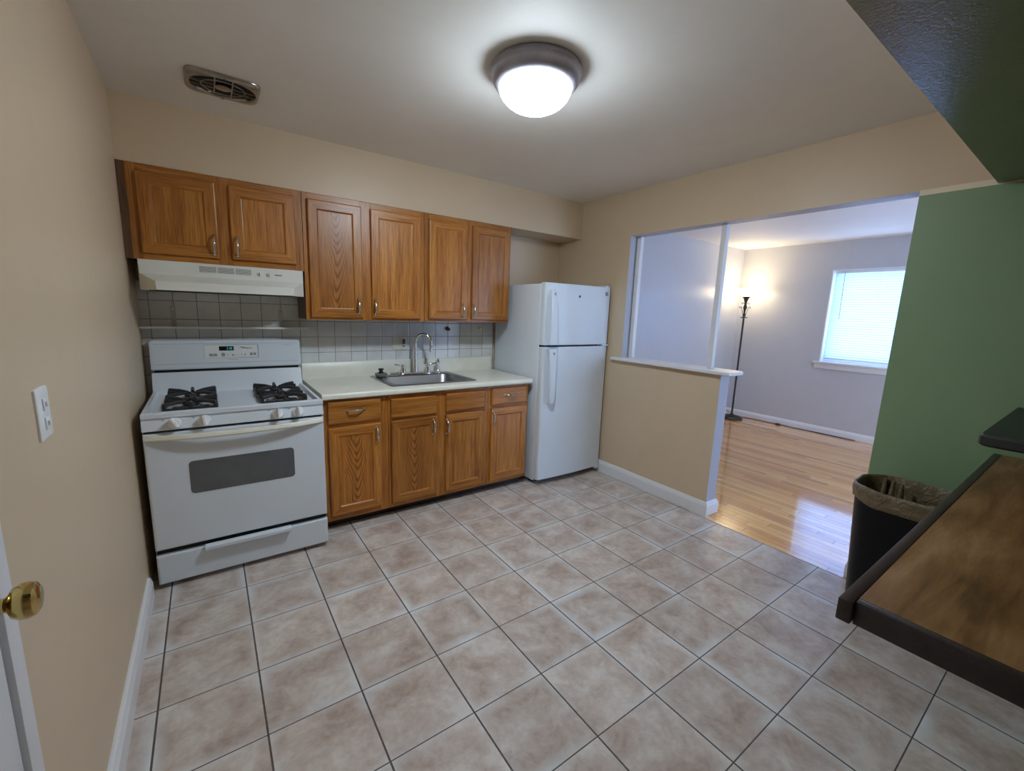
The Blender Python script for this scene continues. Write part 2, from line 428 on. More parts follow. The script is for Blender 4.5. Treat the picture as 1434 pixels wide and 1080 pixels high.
# ------------------------------------------------------------------ the room
XR, XR2 = 3.18, 3.295         # wall between kitchen and living room
YB, YREAR = .665, -4.25
H = 2.40
XF = 6.72                     # far wall of the living room
OY0, OY1 = -1.965, -.215      # opening in that wall
fl = MB(); fl.box(-.15, 3.142, YREAR, YB, -.06, 0, M['tile']); fl.box(3.142, XR, -1.116, YB, -.06, 0, M['tile'])
struct(fl.build('floor', smooth=False))
struct(MB().box(3.142, XF + .2, YREAR, YB + .02, -.06, -.002, M['plank']).build('floor_living_room', smooth=False))
struct(MB().box(-.15, XR2, YREAR, YB + .12, H, H + .1, M['ceiling']).build('ceiling', smooth=False))
struct(MB().box(XR2, XF + .2, YREAR, YB + .12, H, H + .1, M['ceiling_lr']).build('ceiling_living_room', smooth=False))
struct(MB().box(-.15, 0, YREAR, YB + .12, 0, H, M['beige']).build('wall_left', smooth=False))
wb = MB(); wb.box(0, XR2 - .02, YB, YB + .12, 0, H, M['beige'])
wb.box(XR2 - .02, XF + .2, YB + .015, YB + .12, 0, H, M['lilac']); struct(wb.build('wall_back', smooth=False))
# tiled backsplash, one surface of the back wall
struct(MB().box(0.0, 2.436, YB - .010, YB, .86, 1.52, M['wall_tile']).build('wall_backsplash', smooth=False))
# partition with the pass-through opening
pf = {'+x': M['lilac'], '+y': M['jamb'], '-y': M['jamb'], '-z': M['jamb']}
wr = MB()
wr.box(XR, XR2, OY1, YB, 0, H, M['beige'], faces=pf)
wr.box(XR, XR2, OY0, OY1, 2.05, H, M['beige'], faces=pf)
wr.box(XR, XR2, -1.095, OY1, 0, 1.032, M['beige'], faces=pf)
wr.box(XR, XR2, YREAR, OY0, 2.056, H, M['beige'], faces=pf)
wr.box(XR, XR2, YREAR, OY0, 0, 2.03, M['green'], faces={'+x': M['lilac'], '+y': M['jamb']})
wr.box(XR + .0005, XR2, YREAR, OY0, 2.03, 2.056, M['cream'], faces={'+x': M['lilac'], '+y': M['jamb']})
struct(wr.build('wall_right', smooth=False, weld=False))
# soffit over the cabinets and the green soffit over the peninsula
struct(MB().box(0, XR, .36, YB, 2.085, H, M['beige']).build('wall_soffit', smooth=False))
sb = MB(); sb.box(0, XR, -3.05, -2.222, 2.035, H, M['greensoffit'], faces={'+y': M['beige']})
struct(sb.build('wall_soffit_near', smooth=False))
# far wall of the living room with its window
WY0, WY1, WZ0, WZ1 = -1.40, -.44, .92, 2.06
wf = MB()
wf.box(XF, XF + .22, WY1, YB + .015, 0, H, M['lilac']); wf.box(XF, XF + .22, YREAR, WY0, 0, H, M['lilac'])
wf.box(XF, XF + .22, WY0, WY1, 0, WZ0, M['lilac']); wf.box(XF, XF + .22, WY0, WY1, WZ1, H, M['lilac'])
struct(wf.build('wall_far', smooth=False, weld=False))
# rear wall, behind the camera, with one unseen living-room window, inferred and enlarged for more daylight
wz = MB()
wz.box(-.15, XR, YREAR - .12, YREAR, 0, H, M['beige'])
for x0, x1, a0, a1, z0, z1, m in ((XR, XF + .2, 3.7, 5.6, .12, 2.15, M['lilac']),):
    wz.box(x0, a0, YREAR - .12, YREAR, 0, H, m); wz.box(a1, x1, YREAR - .12, YREAR, 0, H, m)
    wz.box(a0, a1, YREAR - .12, YREAR, 0, z0, m); wz.box(a0, a1, YREAR - .12, YREAR, z1, H, m)
struct(wz.build('wall_rear', smooth=False, weld=False))
for nm, a0, a1, z0, z1 in (('window_2', 3.7, 5.6, .12, 2.15),):
    f = MB(); y0, y1 = YREAR - .09, YREAR - .04
    f.box(a0, a1, y0, y1, z0, z0 + .05, M['trimwhite']); f.box(a0, a1, y0, y1, z1 - .05, z1, M['trimwhite'])
    for x in (a0, (a0 + a1) / 2 - .025, a1 - .05): f.box(x, x + .05, y0, y1, z0 + .05, z1 - .05, M['trimwhite'])
    fr = struct(f.build(nm, smooth=False, weld=False))
    MB().box(a0 + .02, a1 - .02, y0 + .02, y0 + .024, z0 + .02, z1 - .02, M['pane']).build('window_pane', fr, smooth=False)

# baseboards
def board(name, pts, h=.095, t=.020, mat=M['trimwhite']):
    """baseboard along a path on the floor; the wall lies on the left-hand side of the path"""
    P = [Vector((*p, 0)) for p in pts]; prof = [(0, 0), (t, 0), (t, h - .028), (t * .72, h - .012), (t * .62, h - .004), (t * .3, h), (0, h)]
    nv = [Vector(((b2 - a).y, -(b2 - a).x, 0)).normalized() for a, b2 in zip(P[:-1], P[1:])]
    L = []
    for k, p in enumerate(P):
        if k == 0: n = nv[0]
        elif k == len(P) - 1: n = nv[-1]
        else:
            n = (nv[k - 1] + nv[k]).normalized(); n = n / n.dot(nv[k])
        L.append([p + n * u + Vector((0, 0, v)) for u, v in prof])
    return struct(MB().loft(L, mat).build(name, smooth=False))
board('baseboard_left', [(0, -1.634), (0, -.16)], h=.105)
board('baseboard_right', [(XR, .62), (XR, -1.095), (XR2, -1.095), (XR2, YB - .01)], h=.10)
board('baseboard_green_wall', [(XR2, YREAR + .05), (XR2, OY0), (XR, OY0), (XR, -2.32)], h=.10)
board('baseboard_far', [(XR2 + .021, YB + .015), (XF, YB + .015), (XF, YREAR)], h=.085)

# half-wall cap with a rounded end, and the two posts standing on it
cp = [(XR - .045, OY1 + .085), (XR - .045, -1.135), (XR - .03, -1.165), (XR + .03, -1.178), (XR2 + .02, -1.175), (XR2 + .042, -1.16), (XR2 + .05, -1.13), (XR2 + .05, OY1)]
cb = MB(); cp2 = [(XR - .045, OY1 + .085), (XR, OY1 + .085), (XR, OY1), (XR2 + .05, OY1)]
poly = cp[1:7] + [(XR2 + .05, -1.13), (XR2 + .05, OY1 - .001), (XR - .001, OY1 - .001), (XR - .001, OY1 + .085), (XR - .045, OY1 + .085)]
def shrink(pl, d):
    cx, cyy = XR + .06, -.65
    return [(x + (d if x < cx else -d), y + (d if y < cyy else 0)) for x, y in pl]
loops = [[(x, y, z) for x, y in shrink(poly, d)] for z, d in ((1.033, .004), (1.037, 0), (1.052, 0), (1.057, .004))]
cb.loft(loops, M['trimwhite']); struct(cb.build('trim_1', angle=30, weld=False))
for nm, x, y in (('trim_2', XR2 - .02, OY1 - .024), ('trim_3', XR2 - .033, -.962)):
    p = MB(); p.box(x - .02, x + .02, y - .02, y + .02, 1.0575, 2.0495, M['trimwhite'], bevel=.006); struct(p.build(nm))
p = MB(); p.box(XR + .085, XR2 - .002, OY1 - .003, OY1 + .0, 1.058, 2.05, M['trimwhite']); struct(p.build('trim_4', smooth=False))

# living-room window: jambs, sash, pane, sill
wn = MB(); x0, x1 = XF + .10, XF + .15
wn.box(x0, x1, WY0, WY0 + .05, WZ0, WZ1, M['trimwhite']); wn.box(x0, x1, WY1 - .05, WY1, WZ0, WZ1, M['trimwhite'])
wn.box(x0, x1, WY0 + .05, WY1 - .05, WZ0, WZ0 + .06, M['trimwhite']); wn.box(x0, x1, WY0 + .05, WY1 - .05, WZ1 - .05, WZ1, M['trimwhite'])
win = struct(wn.build('window_1', smooth=False, weld=False))
MB().box(x0 + .025, x0 + .029, WY0 + .04, WY1 - .04, WZ0 + .04, WZ1 - .04, M['pane']).build('window_pane', win, smooth=False)
MB().box(XF - .004, XF + .10, WY1 - .012, WY1 - .0005, WZ0 + .001, WZ1 - .001, M['trimwhite']).build('window_jamb', win, smooth=False)
MB().box(XF - .004, XF + .10, WY0 + .012, WY1 - .013, WZ1 - .012, WZ1 - .0005, M['trimwhite']).build('window_head', win, smooth=False)
sl = MB(); sl.box(XF - .055, XF + .10, WY0 - .06, WY1 + .055, WZ0 - .022, WZ0 + .001, M['trimwhite'], bevel=.006)
sl.box(XF - .022, XF - .001, WY0 - .04, WY1 + .04, WZ0 - .088, WZ0 - .0225, M['trimwhite'], bevel=.004); sl.build('window_sill', win)

# door at the left edge of the view
dr = MB(); dr.box(.0, .012, -2.50, -1.687, .01, 2.03, M['trimwhite'], bevel=.003)
door = struct(dr.build('door_1'))
cs = MB()
cs.box(0, .020, -1.683, -1.635, 0, 2.09, M['trimwhite'], bevel=.004); cs.box(0, .020, -2.56, -2.507, 0, 2.09, M['trimwhite'], bevel=.004)
cs.box(0, .020, -2.507, -1.683, 2.04, 2.09, M['trimwhite'], bevel=.004); cs.build('door_casing', door, weld=False)
kb = MB(); kc = (.0125, -1.748, .954)
kb.lathe([(.040, 0), (.040, .003), (.035, .008), (.018, .011), (.012, .013), (.0105, .030), (.014, .034), (.022, .038), (.0265, .046), (.027, .054), (.0245, .062), (.018, .066), (.006, .0675)], kc, (1, 0, 0), M['brass'], 40)
kb.build('door_knob', door)

# ------------------------------------------------------------------ ceiling lamp and vent
t = thing('ceiling_light', 'round flush ceiling light with grey metal ring and lit white glass dome', 'light', (1.502, -1.070, H))
c0 = (1.502, -1.070, H)
MB().lathe([(.170, 0), (.184, .003), (.189, .010), (.189, .020), (.184, .026), (.182, .036), (.178, .050), (.168, .064), (.157, .071), (.150, .071), (.150, .060)], c0, (0, 0, -1), M['bronze'], 64).build('ring', t)
dome = [(.152 * math.cos(a), .066 + .096 * math.sin(a)) for a in [i * PI / 2 / 14 for i in range(15)]]
MB().lathe(dome, c0, (0, 0, -1), M['bulb_glass'], 48, cap0=False).build('glass_dome', t)

t = thing('ceiling_vent', 'rectangular metal ceiling vent with an oval grille near the left wall', 'vent', (.455, -.05, H))
def ell(cx, cyy, a, b2, z, n=48): return [(cx + a * math.cos(2 * PI * i / n + .0), cyy + b2 * math.sin(2 * PI * i / n), z) for i in range(n)]
def rr_like(cx, cyy, wd, ht, r, z, n=48):
    out = []
    for i in range(n):
        a = 2 * PI * i / n; ca, sa = math.cos(a), math.sin(a)
        k = 1 / (abs(ca / (wd / 2)) ** 7 + abs(sa / (ht / 2)) ** 7) ** (1 / 7); out.append((cx + ca * k, cyy + sa * k, z))
    return out
vx, vy = .455, -.05; VA, VB = .130, .108
m_ = MB()
m_.loft([rr_like(vx, vy, .290, .245, .02, H), rr_like(vx, vy, .290, .245, .02, H - .008), rr_like(vx, vy, .276, .231, .02, H - .016),
         ell(vx, vy, VA + .006, VB + .004, H - .019), ell(vx, vy, VA, VB, H - .016), ell(vx, vy, VA - .002, VB - .002, H - .002)], M['vent_metal'], cap0=False, cap1=False)
m_.build('face_plate', t, angle=50)
MB().loft([ell(vx, vy, VA, VB, H - .0005), ell(vx, vy, VA, VB, H - .0015)], M['dark_gap']).build('recess', t)
g = MB()
for k in (.66, ): g.tube(ell(vx, vy, VA * k, VB * k, H - .014), (.0026), M['vent_metal'], 8, closed=True)
g.loft([ell(vx, vy, .034, .030, H - .010), ell(vx, vy, .034, .030, H - .015), ell(vx, vy, .028, .024, H - .0175)], M['vent_metal'])
for s in (-1, 1):
    yy = math.sqrt(1 - (.034 / VA) ** 2) * VB
    g.box(vx + s * .034 - .0022, vx + s * .034 + .0022, vy - yy, vy + yy, H - .016, H - .010, M['vent_metal'])
    xx = math.sqrt(1 - (.020 / VB) ** 2) * VA
    for q in (-1, 1):
        a, b2 = sorted((q * .034, q * xx)); g.box(vx + a, vx + b2, vy + s * .020 - .0022, vy + s * .020 + .0022, H - .016, H - .010, M['vent_metal'])
g.build('grille', t, weld=False)
for s in (-1, 1): MB().lathe([(.004, 0), (.004, .003), (.002, .004)], (vx, vy + s * .1135, H - .0165), (0, 0, -1), M['mark_dark'], 10).build('screw', t)

# ------------------------------------------------------------------ cabinets
def bar_pull(parent, cx, cz, y, vertical=True, L=.10):
    pts, rad = [], []
    for i in range(17):
        q = -1 + 2 * i / 16; o = .026 * (1 - abs(q) ** 3.2); a = q * L / 2
        pts.append((cx, y - .004 - o, cz + a) if vertical else (cx + a, y - .004 - o, cz))
        rad.append(.0052 + .0034 * math.exp(-(q / .28) ** 2))
    m = MB(); m.tube(pts, rad, M['nickel'], 10)
    for q in (-1, 1):
        p = (cx, y, cz + q * L / 2) if vertical else (cx + q * L / 2, y, cz)
        m.lathe([(.0085, 0), (.0085, .003), (.006, .006), (.004, .008)], p, (0, -1, 0), M['nickel'], 14)
    return m.build('handle', parent, weld=False)
def cab_door(parent, x0, x1, z0, z1, y, cath=False, name='door'):
    m = MB(); st = [(0, 0), (0, .014), (.003, .018), (.006, .019), (.052, .019), (.055, .0165), (.058, .012), (.062, .011)]
    m.rings(x0, x1, z0, z1, st, y, (M['oak_v'], M['oak_h']), M['oak_cath'] if cath else M['oak_v'])
    return m.build(name, parent, origin=((x0 + x1) / 2, y, z0), smooth=False)
def drawer_front(parent, x0, x1, z0, z1, y, name='drawer'):
    m = MB(); m.rings(x0, x1, z0, z1, [(0, 0), (0, .012), (.004, .017), (.010, .019)], y, (M['oak_h'], M['oak_h']), M['oak_h'])
    return m.build(name, parent, origin=((x0 + x1) / 2, y, z0), smooth=False)
def wall_cabinet(label, x0, x1, z0, z1, doors, mull, side=True):
    yf, yb = .352, YB - .012
    t = thing('wall_cabinet', label, 'cabinet', ((x0 + x1) / 2, yb, z0), 'oak wall cabinets over the counter')
    m = MB(); e = .0008
    m.box(x0 + e, x0 + .016, yf + .019, yb, z0, z1, M['oak_side']); m.box(x1 - .016, x1 - e, yf + .019, yb, z0, z1, M['oak_side'])
    m.box(x0 + .016, x1 - .016, yf + .019, yb, z0 + .008, z0 + .02, M['oak_side']); m.box(x0 + .016, x1 - .016, yb - .008, yb, z0 + .02, z1, M['oak_side'])
    m.build('carcass', t, smooth=False, weld=False)
    f = MB()
    for a, b2 in mull: f.box(max(a, x0 + e), min(b2, x1 - e), yf, yf + .0185, z0, z1, M['oak_v'], bevel=.0012, seg=1)
    for (a, _), (_, b2) in zip(mull[:-1], mull[1:]):
        pass
    for i in range(len(mull) - 1):
        a, b2 = mull[i][1], mull[i + 1][0]
        f.box(a, b2, yf, yf + .0185, z0, z0 + .040, M['oak_h']); f.box(a, b2, yf, yf + .0185, z1 - .042, z1, M['oak_h'])
    f.build('face_frame', t, smooth=False, weld=False)
    if x0 < .01:
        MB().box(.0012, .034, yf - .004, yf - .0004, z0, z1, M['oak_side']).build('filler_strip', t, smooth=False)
    for dx0, dx1, dz0, dz1, cath, hx, hz in doors:
        d = cab_door(t, dx0, dx1, dz0, dz1, yf - .0005, cath)
        bar_pull(d, hx, hz, yf - .0195)
    return t
ZT = 2.082
wall_cabinet('short oak wall cabinet mounted above the range hood, two doors', .003, .834, 1.613, ZT,
             [(.070, .402, 1.645, 2.046, False, .379, 1.718), (.462, .790, 1.648, 2.046, False, .487, 1.720)],
             [(.003, .075), (.396, .468), (.784, .834)])
wall_cabinet('tall oak wall cabinet right of the range hood, with arched grain on its left door', .8345, 1.632, 1.318, ZT,
             [(.862, 1.186, 1.332, 2.046, True, 1.152, 1.408), (1.246, 1.596, 1.332, 2.046, False, 1.262, 1.406)],
             [(.8345, .870), (1.178, 1.254), (1.588, 1.632)])
wall_cabinet('tall oak wall cabinet at the right end, nearest the refrigerator', 1.6325, 2.388, 1.318, ZT,
             [(1.664, 1.985, 1.336, 2.046, False, 1.940, 1.406), (2.026, 2.372, 1.336, 2.046, False, 2.035, 1.406)],
             [(1.6325, 1.672), (1.977, 2.034), (2.364, 2.388)])

def base_cabinet(label, x0, x1, stiles, fronts):
    yf, yb, z0, z1 = .045, YB - .012, .085, .8525
    t = thing('base_cabinet', label, 'cabinet', ((x0 + x1) / 2, yb, 0), 'oak base cabinets under the counter')
    e = .0008; m = MB()
    m.box(x0 + e, x0 + .016, yf + .019, yb, z0, z1, M['oak_side']); m.box(x1 - .016, x1 - e, yf + .019, yb, z0, z1, M['oak_side'])
    m.box(x0 + .016, x1 - .016, yf + .019, yb, z0, z0 + .016, M['oak_side'])
    m.build('carcass', t, smooth=False, weld=False)
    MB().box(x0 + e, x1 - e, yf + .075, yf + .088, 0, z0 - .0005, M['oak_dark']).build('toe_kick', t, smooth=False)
    f = MB()
    for a, b2 in stiles: f.box(max(a, x0 + e), min(b2, x1 - e), yf, yf + .0185, z0 - .018, z1, M['oak_v'], bevel=.0012, seg=1)
    for i in range(len(stiles) - 1):
        a, b2 = stiles[i][1], stiles[i + 1][0]
        for q0, q1 in ((z0 - .018, z0 + .03), (.655, .70), (.812, z1)): f.box(a, b2, yf, yf + .0185, q0, q1, M['oak_h'])
    f.build('face_frame', t, smooth=False, weld=False)
    for kind, a, b2, q0, q1, *rest in fronts:
        if kind == 'door':
            cath, hx, hz = rest; d = cab_door(t, a, b2, q0, q1, yf - .0005, cath); bar_pull(d, hx, hz, yf - .0195)
        else:
            d = drawer_front(t, a, b2, q0, q1, yf - .0005, 'drawer' if kind == 'drawer' else 'false_drawer_front')
            if kind == 'drawer': bar_pull(d, (a + b2) / 2, (q0 + q1) / 2 + .01, yf - .0195, False)
    return t
DZ0, DZ1, WZ_0, WZ_1 = .098, .672, .694, .826
base_cabinet('oak base cabinet beside the stove, one drawer above one door with arched grain', .848, 1.2425, [(.848, .880), (1.184, 1.2425)],
             [('drawer', .872, 1.193, WZ_0 + .004, WZ_1 + .012), ('door', .872, 1.190, DZ0 + .008, DZ1, True, 1.162, .600)])
base_cabinet('wide oak base cabinet under the sink with two doors and two false drawer fronts', 1.243, 2.0135, [(1.243, 1.268), (1.578, 1.664), (1.972, 2.0135)],
             [('false', 1.259, 1.586, WZ_0, WZ_1 - .004), ('false', 1.656, 1.980, WZ_0, WZ_1), ('door', 1.259, 1.588, DZ0, DZ1, True, 1.556, .602), ('door', 1.656, 1.983, DZ0, DZ1, False, 1.662, .588)])
base_cabinet('narrow oak base cabinet next to the refrigerator, one drawer above one door', 2.014, 2.392, [(2.014, 2.045), (2.364, 2.392)],
             [('drawer', 2.038, 2.371, WZ_0 + .008, WZ_1 + .006), ('door', 2.038, 2.374, DZ0, DZ1 + .008, False, 2.048, .606)])

# ------------------------------------------------------------------ countertop with sink cut-out
CZ = .890; CX0, CX1, CY0, CY1 = .838, 2.405, .008, YB - .0125
SX0, SX1, SY0, SY1 = 1.300, 1.940, .105, .585
t = thing('countertop', 'cream laminate countertop with raised back edge, set on the oak base cabinets', 'countertop', ((CX0 + CX1) / 2, CY1, CZ - .036))
m = MB(); nose = [(CY0 + .10, CZ - .036), (CY0 + .008, CZ - .036)]
nose += [(CY0 + .008 - .008 * math.sin(a), CZ - .028 - .008 * math.cos(a)) for a in (.5, 1.0, 1.57)]
nose += [(CY0 + .012 - .012 * math.cos(a), CZ - .012 + .012 * math.sin(a)) for a in (.3, .7, 1.1, 1.57)] + [(CY0 + .10, CZ)]
nose = [(y if y != CY0 + .10 else SY0 + .01, z) for y, z in nose]
m.prism(nose, 0, CX0, CX1, M['counter'])
m.box(CX0, SX0 + .01, SY0 + .01, CY1, CZ - .036, CZ, M['counter']); m.box(SX1 - .01, CX1, SY0 + .01, CY1, CZ - .036, CZ, M['counter'])
m.box(SX0 + .01, SX1 - .01, SY1 - .01, CY1, CZ - .036, CZ, M['counter'])
m.build('slab', t, weld=False, angle=50)
m = MB(); bp = [(CY1 - .019, CZ + .0003), (CY1, CZ + .0003), (CY1, CZ + .112), (CY1 - .004, CZ + .115), (CY1 - .014, CZ + .115), (CY1 - .019, CZ + .110)]
m.prism(bp, 0, CX0, CX1, M['counter']); m.build('backsplash_lip', t, angle=50)

# sink
t = thing('sink', 'single bowl stainless steel sink dropped into the cream countertop', 'sink', ((SX0 + SX1) / 2, (SY0 + SY1) / 2, CZ))
cx, cyy = (SX0 + SX1) / 2, (SY0 + SY1) / 2; bx, by, bw, bh = cx, .315, .555, .365
m = MB(); L = []
for wd, ht, r, z, ox, oy in ((SX1 - SX0 + .02, SY1 - SY0 + .02, .03, CZ + .0005, cx, cyy), (SX1 - SX0 + .018, SY1 - SY0 + .018, .03, CZ + .004, cx, cyy), (SX1 - SX0 + .008, SY1 - SY0 + .008, .03, CZ + .006, cx, cyy),
                     (SX1 - SX0 - .012, SY1 - SY0 - .012, .03, CZ + .0045, cx, cyy), (bw + .012, bh + .012, .07, CZ + .0045, bx, by), (bw, bh, .065, CZ - .001, bx, by),
                     (bw - .022, bh - .022, .06, CZ - .145, bx, by), (bw - .05, bh - .05, .05, CZ - .168, bx, by), (bw - .10, bh - .10, .04, CZ - .174, bx, by), (.11, .11, .054, CZ - .180, bx, by)):
    L.append([(x, y, z) for x, y in rrect(ox, oy, wd, ht, r)])
m.loft(L, M['steel'], cap0=False); m.build('basin', t, angle=45)
MB().lathe([(.052, 0), (.052, .003), (.040, .004), (.036, .001)], (bx, by, CZ - .1799), (0, 0, 1), M['chrome'], 28).build('drain', t)

# faucet on the back ledge of the sink
fz = CZ + .0048; FX, FY = 1.640, .543
t = thing('faucet', 'chrome two handle gooseneck kitchen faucet rising behind the sink', 'faucet', (FX, FY, fz))
L = [[(x, y, z) for x, y in rrect(FX, FY, wd, ht, ht / 2 - .001)] for wd, ht, z in ((.275, .060, fz), (.275, .060, fz + .010), (.262, .048, fz + .018), (.24, .03, fz + .0195))]
MB().loft(L, M['chrome']).build('base_plate', t)
pts = [(FX, FY, fz + .018), (FX, FY, fz + .06), (FX, FY, fz + .12), (FX, FY, fz + .19), (FX, FY, fz + .245)]
rad = [.021, .0165, .0150, .0138, .013]
R0 = .062; dx, dy = .86, -.51
for i in range(1, 15):
    a = PI * 1.06 * i / 14; o = R0 * (1 - math.cos(a)); pts.append((FX + dx * o, FY + dy * o, fz + .245 + R0 * math.sin(a) * 1.15)); rad.append(.012)
e = pts[-1]; pts += [(e[0] - .003 * dx, e[1] - .003 * dy, e[2] - .022)]; rad += [.012]
MB().tube(pts, rad, M['chrome'], 16).build('spout', t, angle=60)
e = pts[-1]; MB().lathe([(.0125, 0), (.0135, .004), (.0135, .024), (.010, .027)], e, (0, 0, -1), M['chrome'], 18).build('aerator', t)
for s in (-1, 1):
    hx = FX + s * .103
    m = MB(); m.lathe([(.026, 0), (.0245, .012), (.018, .032), (.0155, .048), (.014, .056), (.008, .061)], (hx, FY, fz + .0185), (0, 0, 1), M['chrome'], 24)
    k = [(hx, FY, fz + .062), (hx + s * .012, FY - .004, fz + .071), (hx + s * .035, FY - .008, fz + .080), (hx + s * .070, FY - .012, fz + .086)]
    m.tube(k, [.008, .0075, .006, .0055], M['chrome'], 10); m.build('faucet_handle', t, weld=False)

t = thing('sink_sprayer', 'white sink sprayer standing in a chrome collar right of the faucet', 'sprayer', (1.838, .550, fz))
MB().lathe([(.024, 0), (.024, .006), (.019, .016), (.016, .030), (.014, .032)], (1.838, .550, fz), (0, 0, 1), M['chrome'], 22).build('collar', t)
m = MB(); m.lathe([(.012, .028), (.013, .05), (.0155, .075), (.0175, .092), (.0165, .104), (.010, .110)], (1.838, .550, fz), (0, 0, 1), M['white_plastic'], 20)
m.tube([(1.838, .550, fz + .10), (1.835, .530, fz + .112), (1.833, .510, fz + .112)], [.011, .011, .009], M['white_plastic'], 12); m.build('spray_head', t, weld=False)

sx, sy = 1.352, .500
t = thing('sink_strainer', 'grey sink strainer with a black stopper lying on the left back corner of the sink', 'strainer', (sx, sy, fz))
MB().lathe([(.020, 0), (.036, .004), (.043, .016), (.045, .028), (.041, .031), (.030, .026), (.024, .03)], (sx, sy, fz), (0, 0, 1), M['grey_grille'], 28).build('basket', t)
MB().lathe([(.022, .024), (.022, .034), (.014, .040), (.013, .052), (.020, .056), (.019, .064), (.008, .066)], (sx, sy, fz), (0, 0, 1), M['rubber'], 22).build('stopper', t)

# ------------------------------------------------------------------ things on the backsplash
yw = YB - .0102
def duplex(m, cx, cz, y): pass
t = thing('wall_outlet', 'wide beige switch and outlet plate on the tiled backsplash behind the faucet', 'outlet', (1.555, yw, 1.135))
m = MB(); L = [[(x, y, z) for x, z in rrect(1.557, 1.134, wd, ht, .006)] for wd, ht, y in ((.120, .102, yw), (.120, .102, yw - .004), (.114, .096, yw - .006))]
m.loft(L, M['cream_plastic']); m.build('cover_plate', t)
m = MB(); m.box(1.578, 1.600, yw - .008, yw - .0055, 1.105, 1.165, M['mark_dark'], bevel=.001); m.build('socket', t)
m = MB(); m.box(1.5815, 1.5965, yw - .0105, yw - .0082, 1.112, 1.128, M['cream_plastic'], bevel=.001); m.build('socket_face', t)
m = MB(); m.box(1.523, 1.533, yw - .014, yw - .0061, 1.126, 1.146, M['cream_plastic'], bevel=.002); m.build('toggle', t)
for i, (hx, hz, lab) in enumerate(((1.973, 1.250, 'small brown wall hook on the backsplash tiles, the one nearer the faucet'), (2.287, 1.256, 'small pale wall hook on the backsplash tiles, nearest the refrigerator'))):
    m = MB(); mt = M['brown_plastic'] if i == 0 else M['cream_plastic']
    m.lathe([(.018, 0), (.018, .004), (.010, .008), (.008, .020), (.013, .026), (.013, .033), (.005, .036)], (hx, yw, hz), (0, -1, -.12), mt, 20)
    o = m.build('wall_hook', None, origin=(hx, yw, hz)); tag(o, lab, 'hook')

# shelf below the hood
t = thing('wall_shelf', 'narrow steel shelf on two strap brackets above the stove', 'shelf', (.44, yw, 1.245))
m = MB(); m.box(.0015, .878, .555, yw - .001, 1.243, 1.2465, M['shelf_grey']); m.box(.0015, .878, .553, .5565, 1.2466, 1.256, M['shelf_grey']); m.build('shelf_board', t, smooth=False, weld=False)
for bx_ in (.155, .727):
    m = MB(); m.box(bx_ - .013, bx_ + .013, yw - .004, yw - .0005, 1.2472, 1.378, M['tan'], bevel=.001)
    m.prism([(yw - .005, 1.2472), (yw - .005, 1.300), (.575, 1.2472)], 0, bx_ - .0015, bx_ + .0015, M['tan'])
    m.lathe([(.005, 0), (.004, .003)], (bx_, yw - .004, 1.355), (0, -1, 0), M['chrome'], 10); m.build('bracket', t, smooth=False, weld=False)

# ------------------------------------------------------------------ range hood
t = thing('range_hood', 'off white range hood under the short oak cabinet above the stove', 'range hood', (.433, YB - .012, 1.458))
hx0, hx1, yf = .046, .822, .338
foot = lambda x0, x1, yfr, ch: [(x0, YB - .012), (x1, YB - .012), (x1, yf), (x1 - ch, yfr), (x0 + ch, yfr), (x0, yf)]
m = MB(); L = []
for z, yfr, ch in ((1.6125, yf - .002, .002), (1.540, yf - .004, .004), (1.502, .212, .072), (1.458, .206, .074), (1.456, .210, .074)):
    L.append([(x, y, z) for x, y in foot(hx0, hx1, yfr, ch)])
m.loft(L, M['hood_white'], cap1=False)
m.loft([[(x, y, 1.456) for x, y in foot(hx0, hx1, .210, .074)], [(x, y, 1.458) for x, y in foot(hx0 + .012, hx1 - .012, .222, .074)], [(x, y, 1.50) for x, y in foot(hx0 + .014, hx1 - .014, .24, .07)]], M['hood_white'], cap0=False)
m.build('canopy', t, smooth=False, weld=False)
for i in range(3):
    a = .303 + i * .084
    m = MB(); m.box(a, a + .077, yf - .0045, yf - .0032, 1.566, 1.597, M['grey_grille'])
    for k in range(6): m.box(a, a + .077, yf - .0062, yf - .0046, 1.5675 + k * .005, 1.5698 + k * .005, M['hood_white'])
    m.build('vent_grille', t, smooth=False, weld=False)
for kx in (.588, .636):
    m = MB(); m.lathe([(.011, 0), (.011, .008), (.009, .010)], (kx, yf - .0032, 1.575), (0, -1, 0), M['hood_white'], 18); m.box(kx - .002, kx + .002, yf - .018, yf - .012, 1.566, 1.584, M['mark_grey']); m.build('switch_knob', t, weld=False)
m = MB(); m.box(.668, .706, yf - .0050, yf - .0034, 1.572, 1.580, M['mark_grey'], bevel=.001); m.build('badge', t)

# ------------------------------------------------------------------ stove
GX0, GX1, GY0, GYB = .036, .817, -.118, .615
t = thing('gas_stove', 'white freestanding gas stove with four burners and a drawer, against the left wall', 'stove', ((GX0 + GX1) / 2, .25, 0))
m = MB(); m.box(GX0, GX1, GY0 + .028, GYB, .022, .800, M['white_enamel'], faces={'-y': M['dark_gap']}, bevel=.003)
m.build('body', t)
for x in (GX0 + .06, GX1 - .06):
    for y in (GY0 + .08, GYB - .06): MB().lathe([(.018, 0), (.018, .012), (.012, .0218)], (x, y, 0), (0, 0, 1), M['black_metal'], 14).build('foot', t)
# drawer
m = MB(); m.rings(GX0, GX1, .026, .176, [(0, 0), (0, .022), (.003, .026), (.008, .028)], GY0 + .0275, (M['white_enamel'],) * 2, M['white_enamel'])
d = m.build('drawer', t, smooth=False)
m = MB(); m.loft([[(x, y, z) for x, z in rrect(.427, .179, wd, ht, .004)] for wd, ht, y in ((.396, .020, GY0 - .001), (.396, .020, GY0 - .034), (.390, .014, GY0 - .038))], M['white_enamel']); m.build('handle', d)
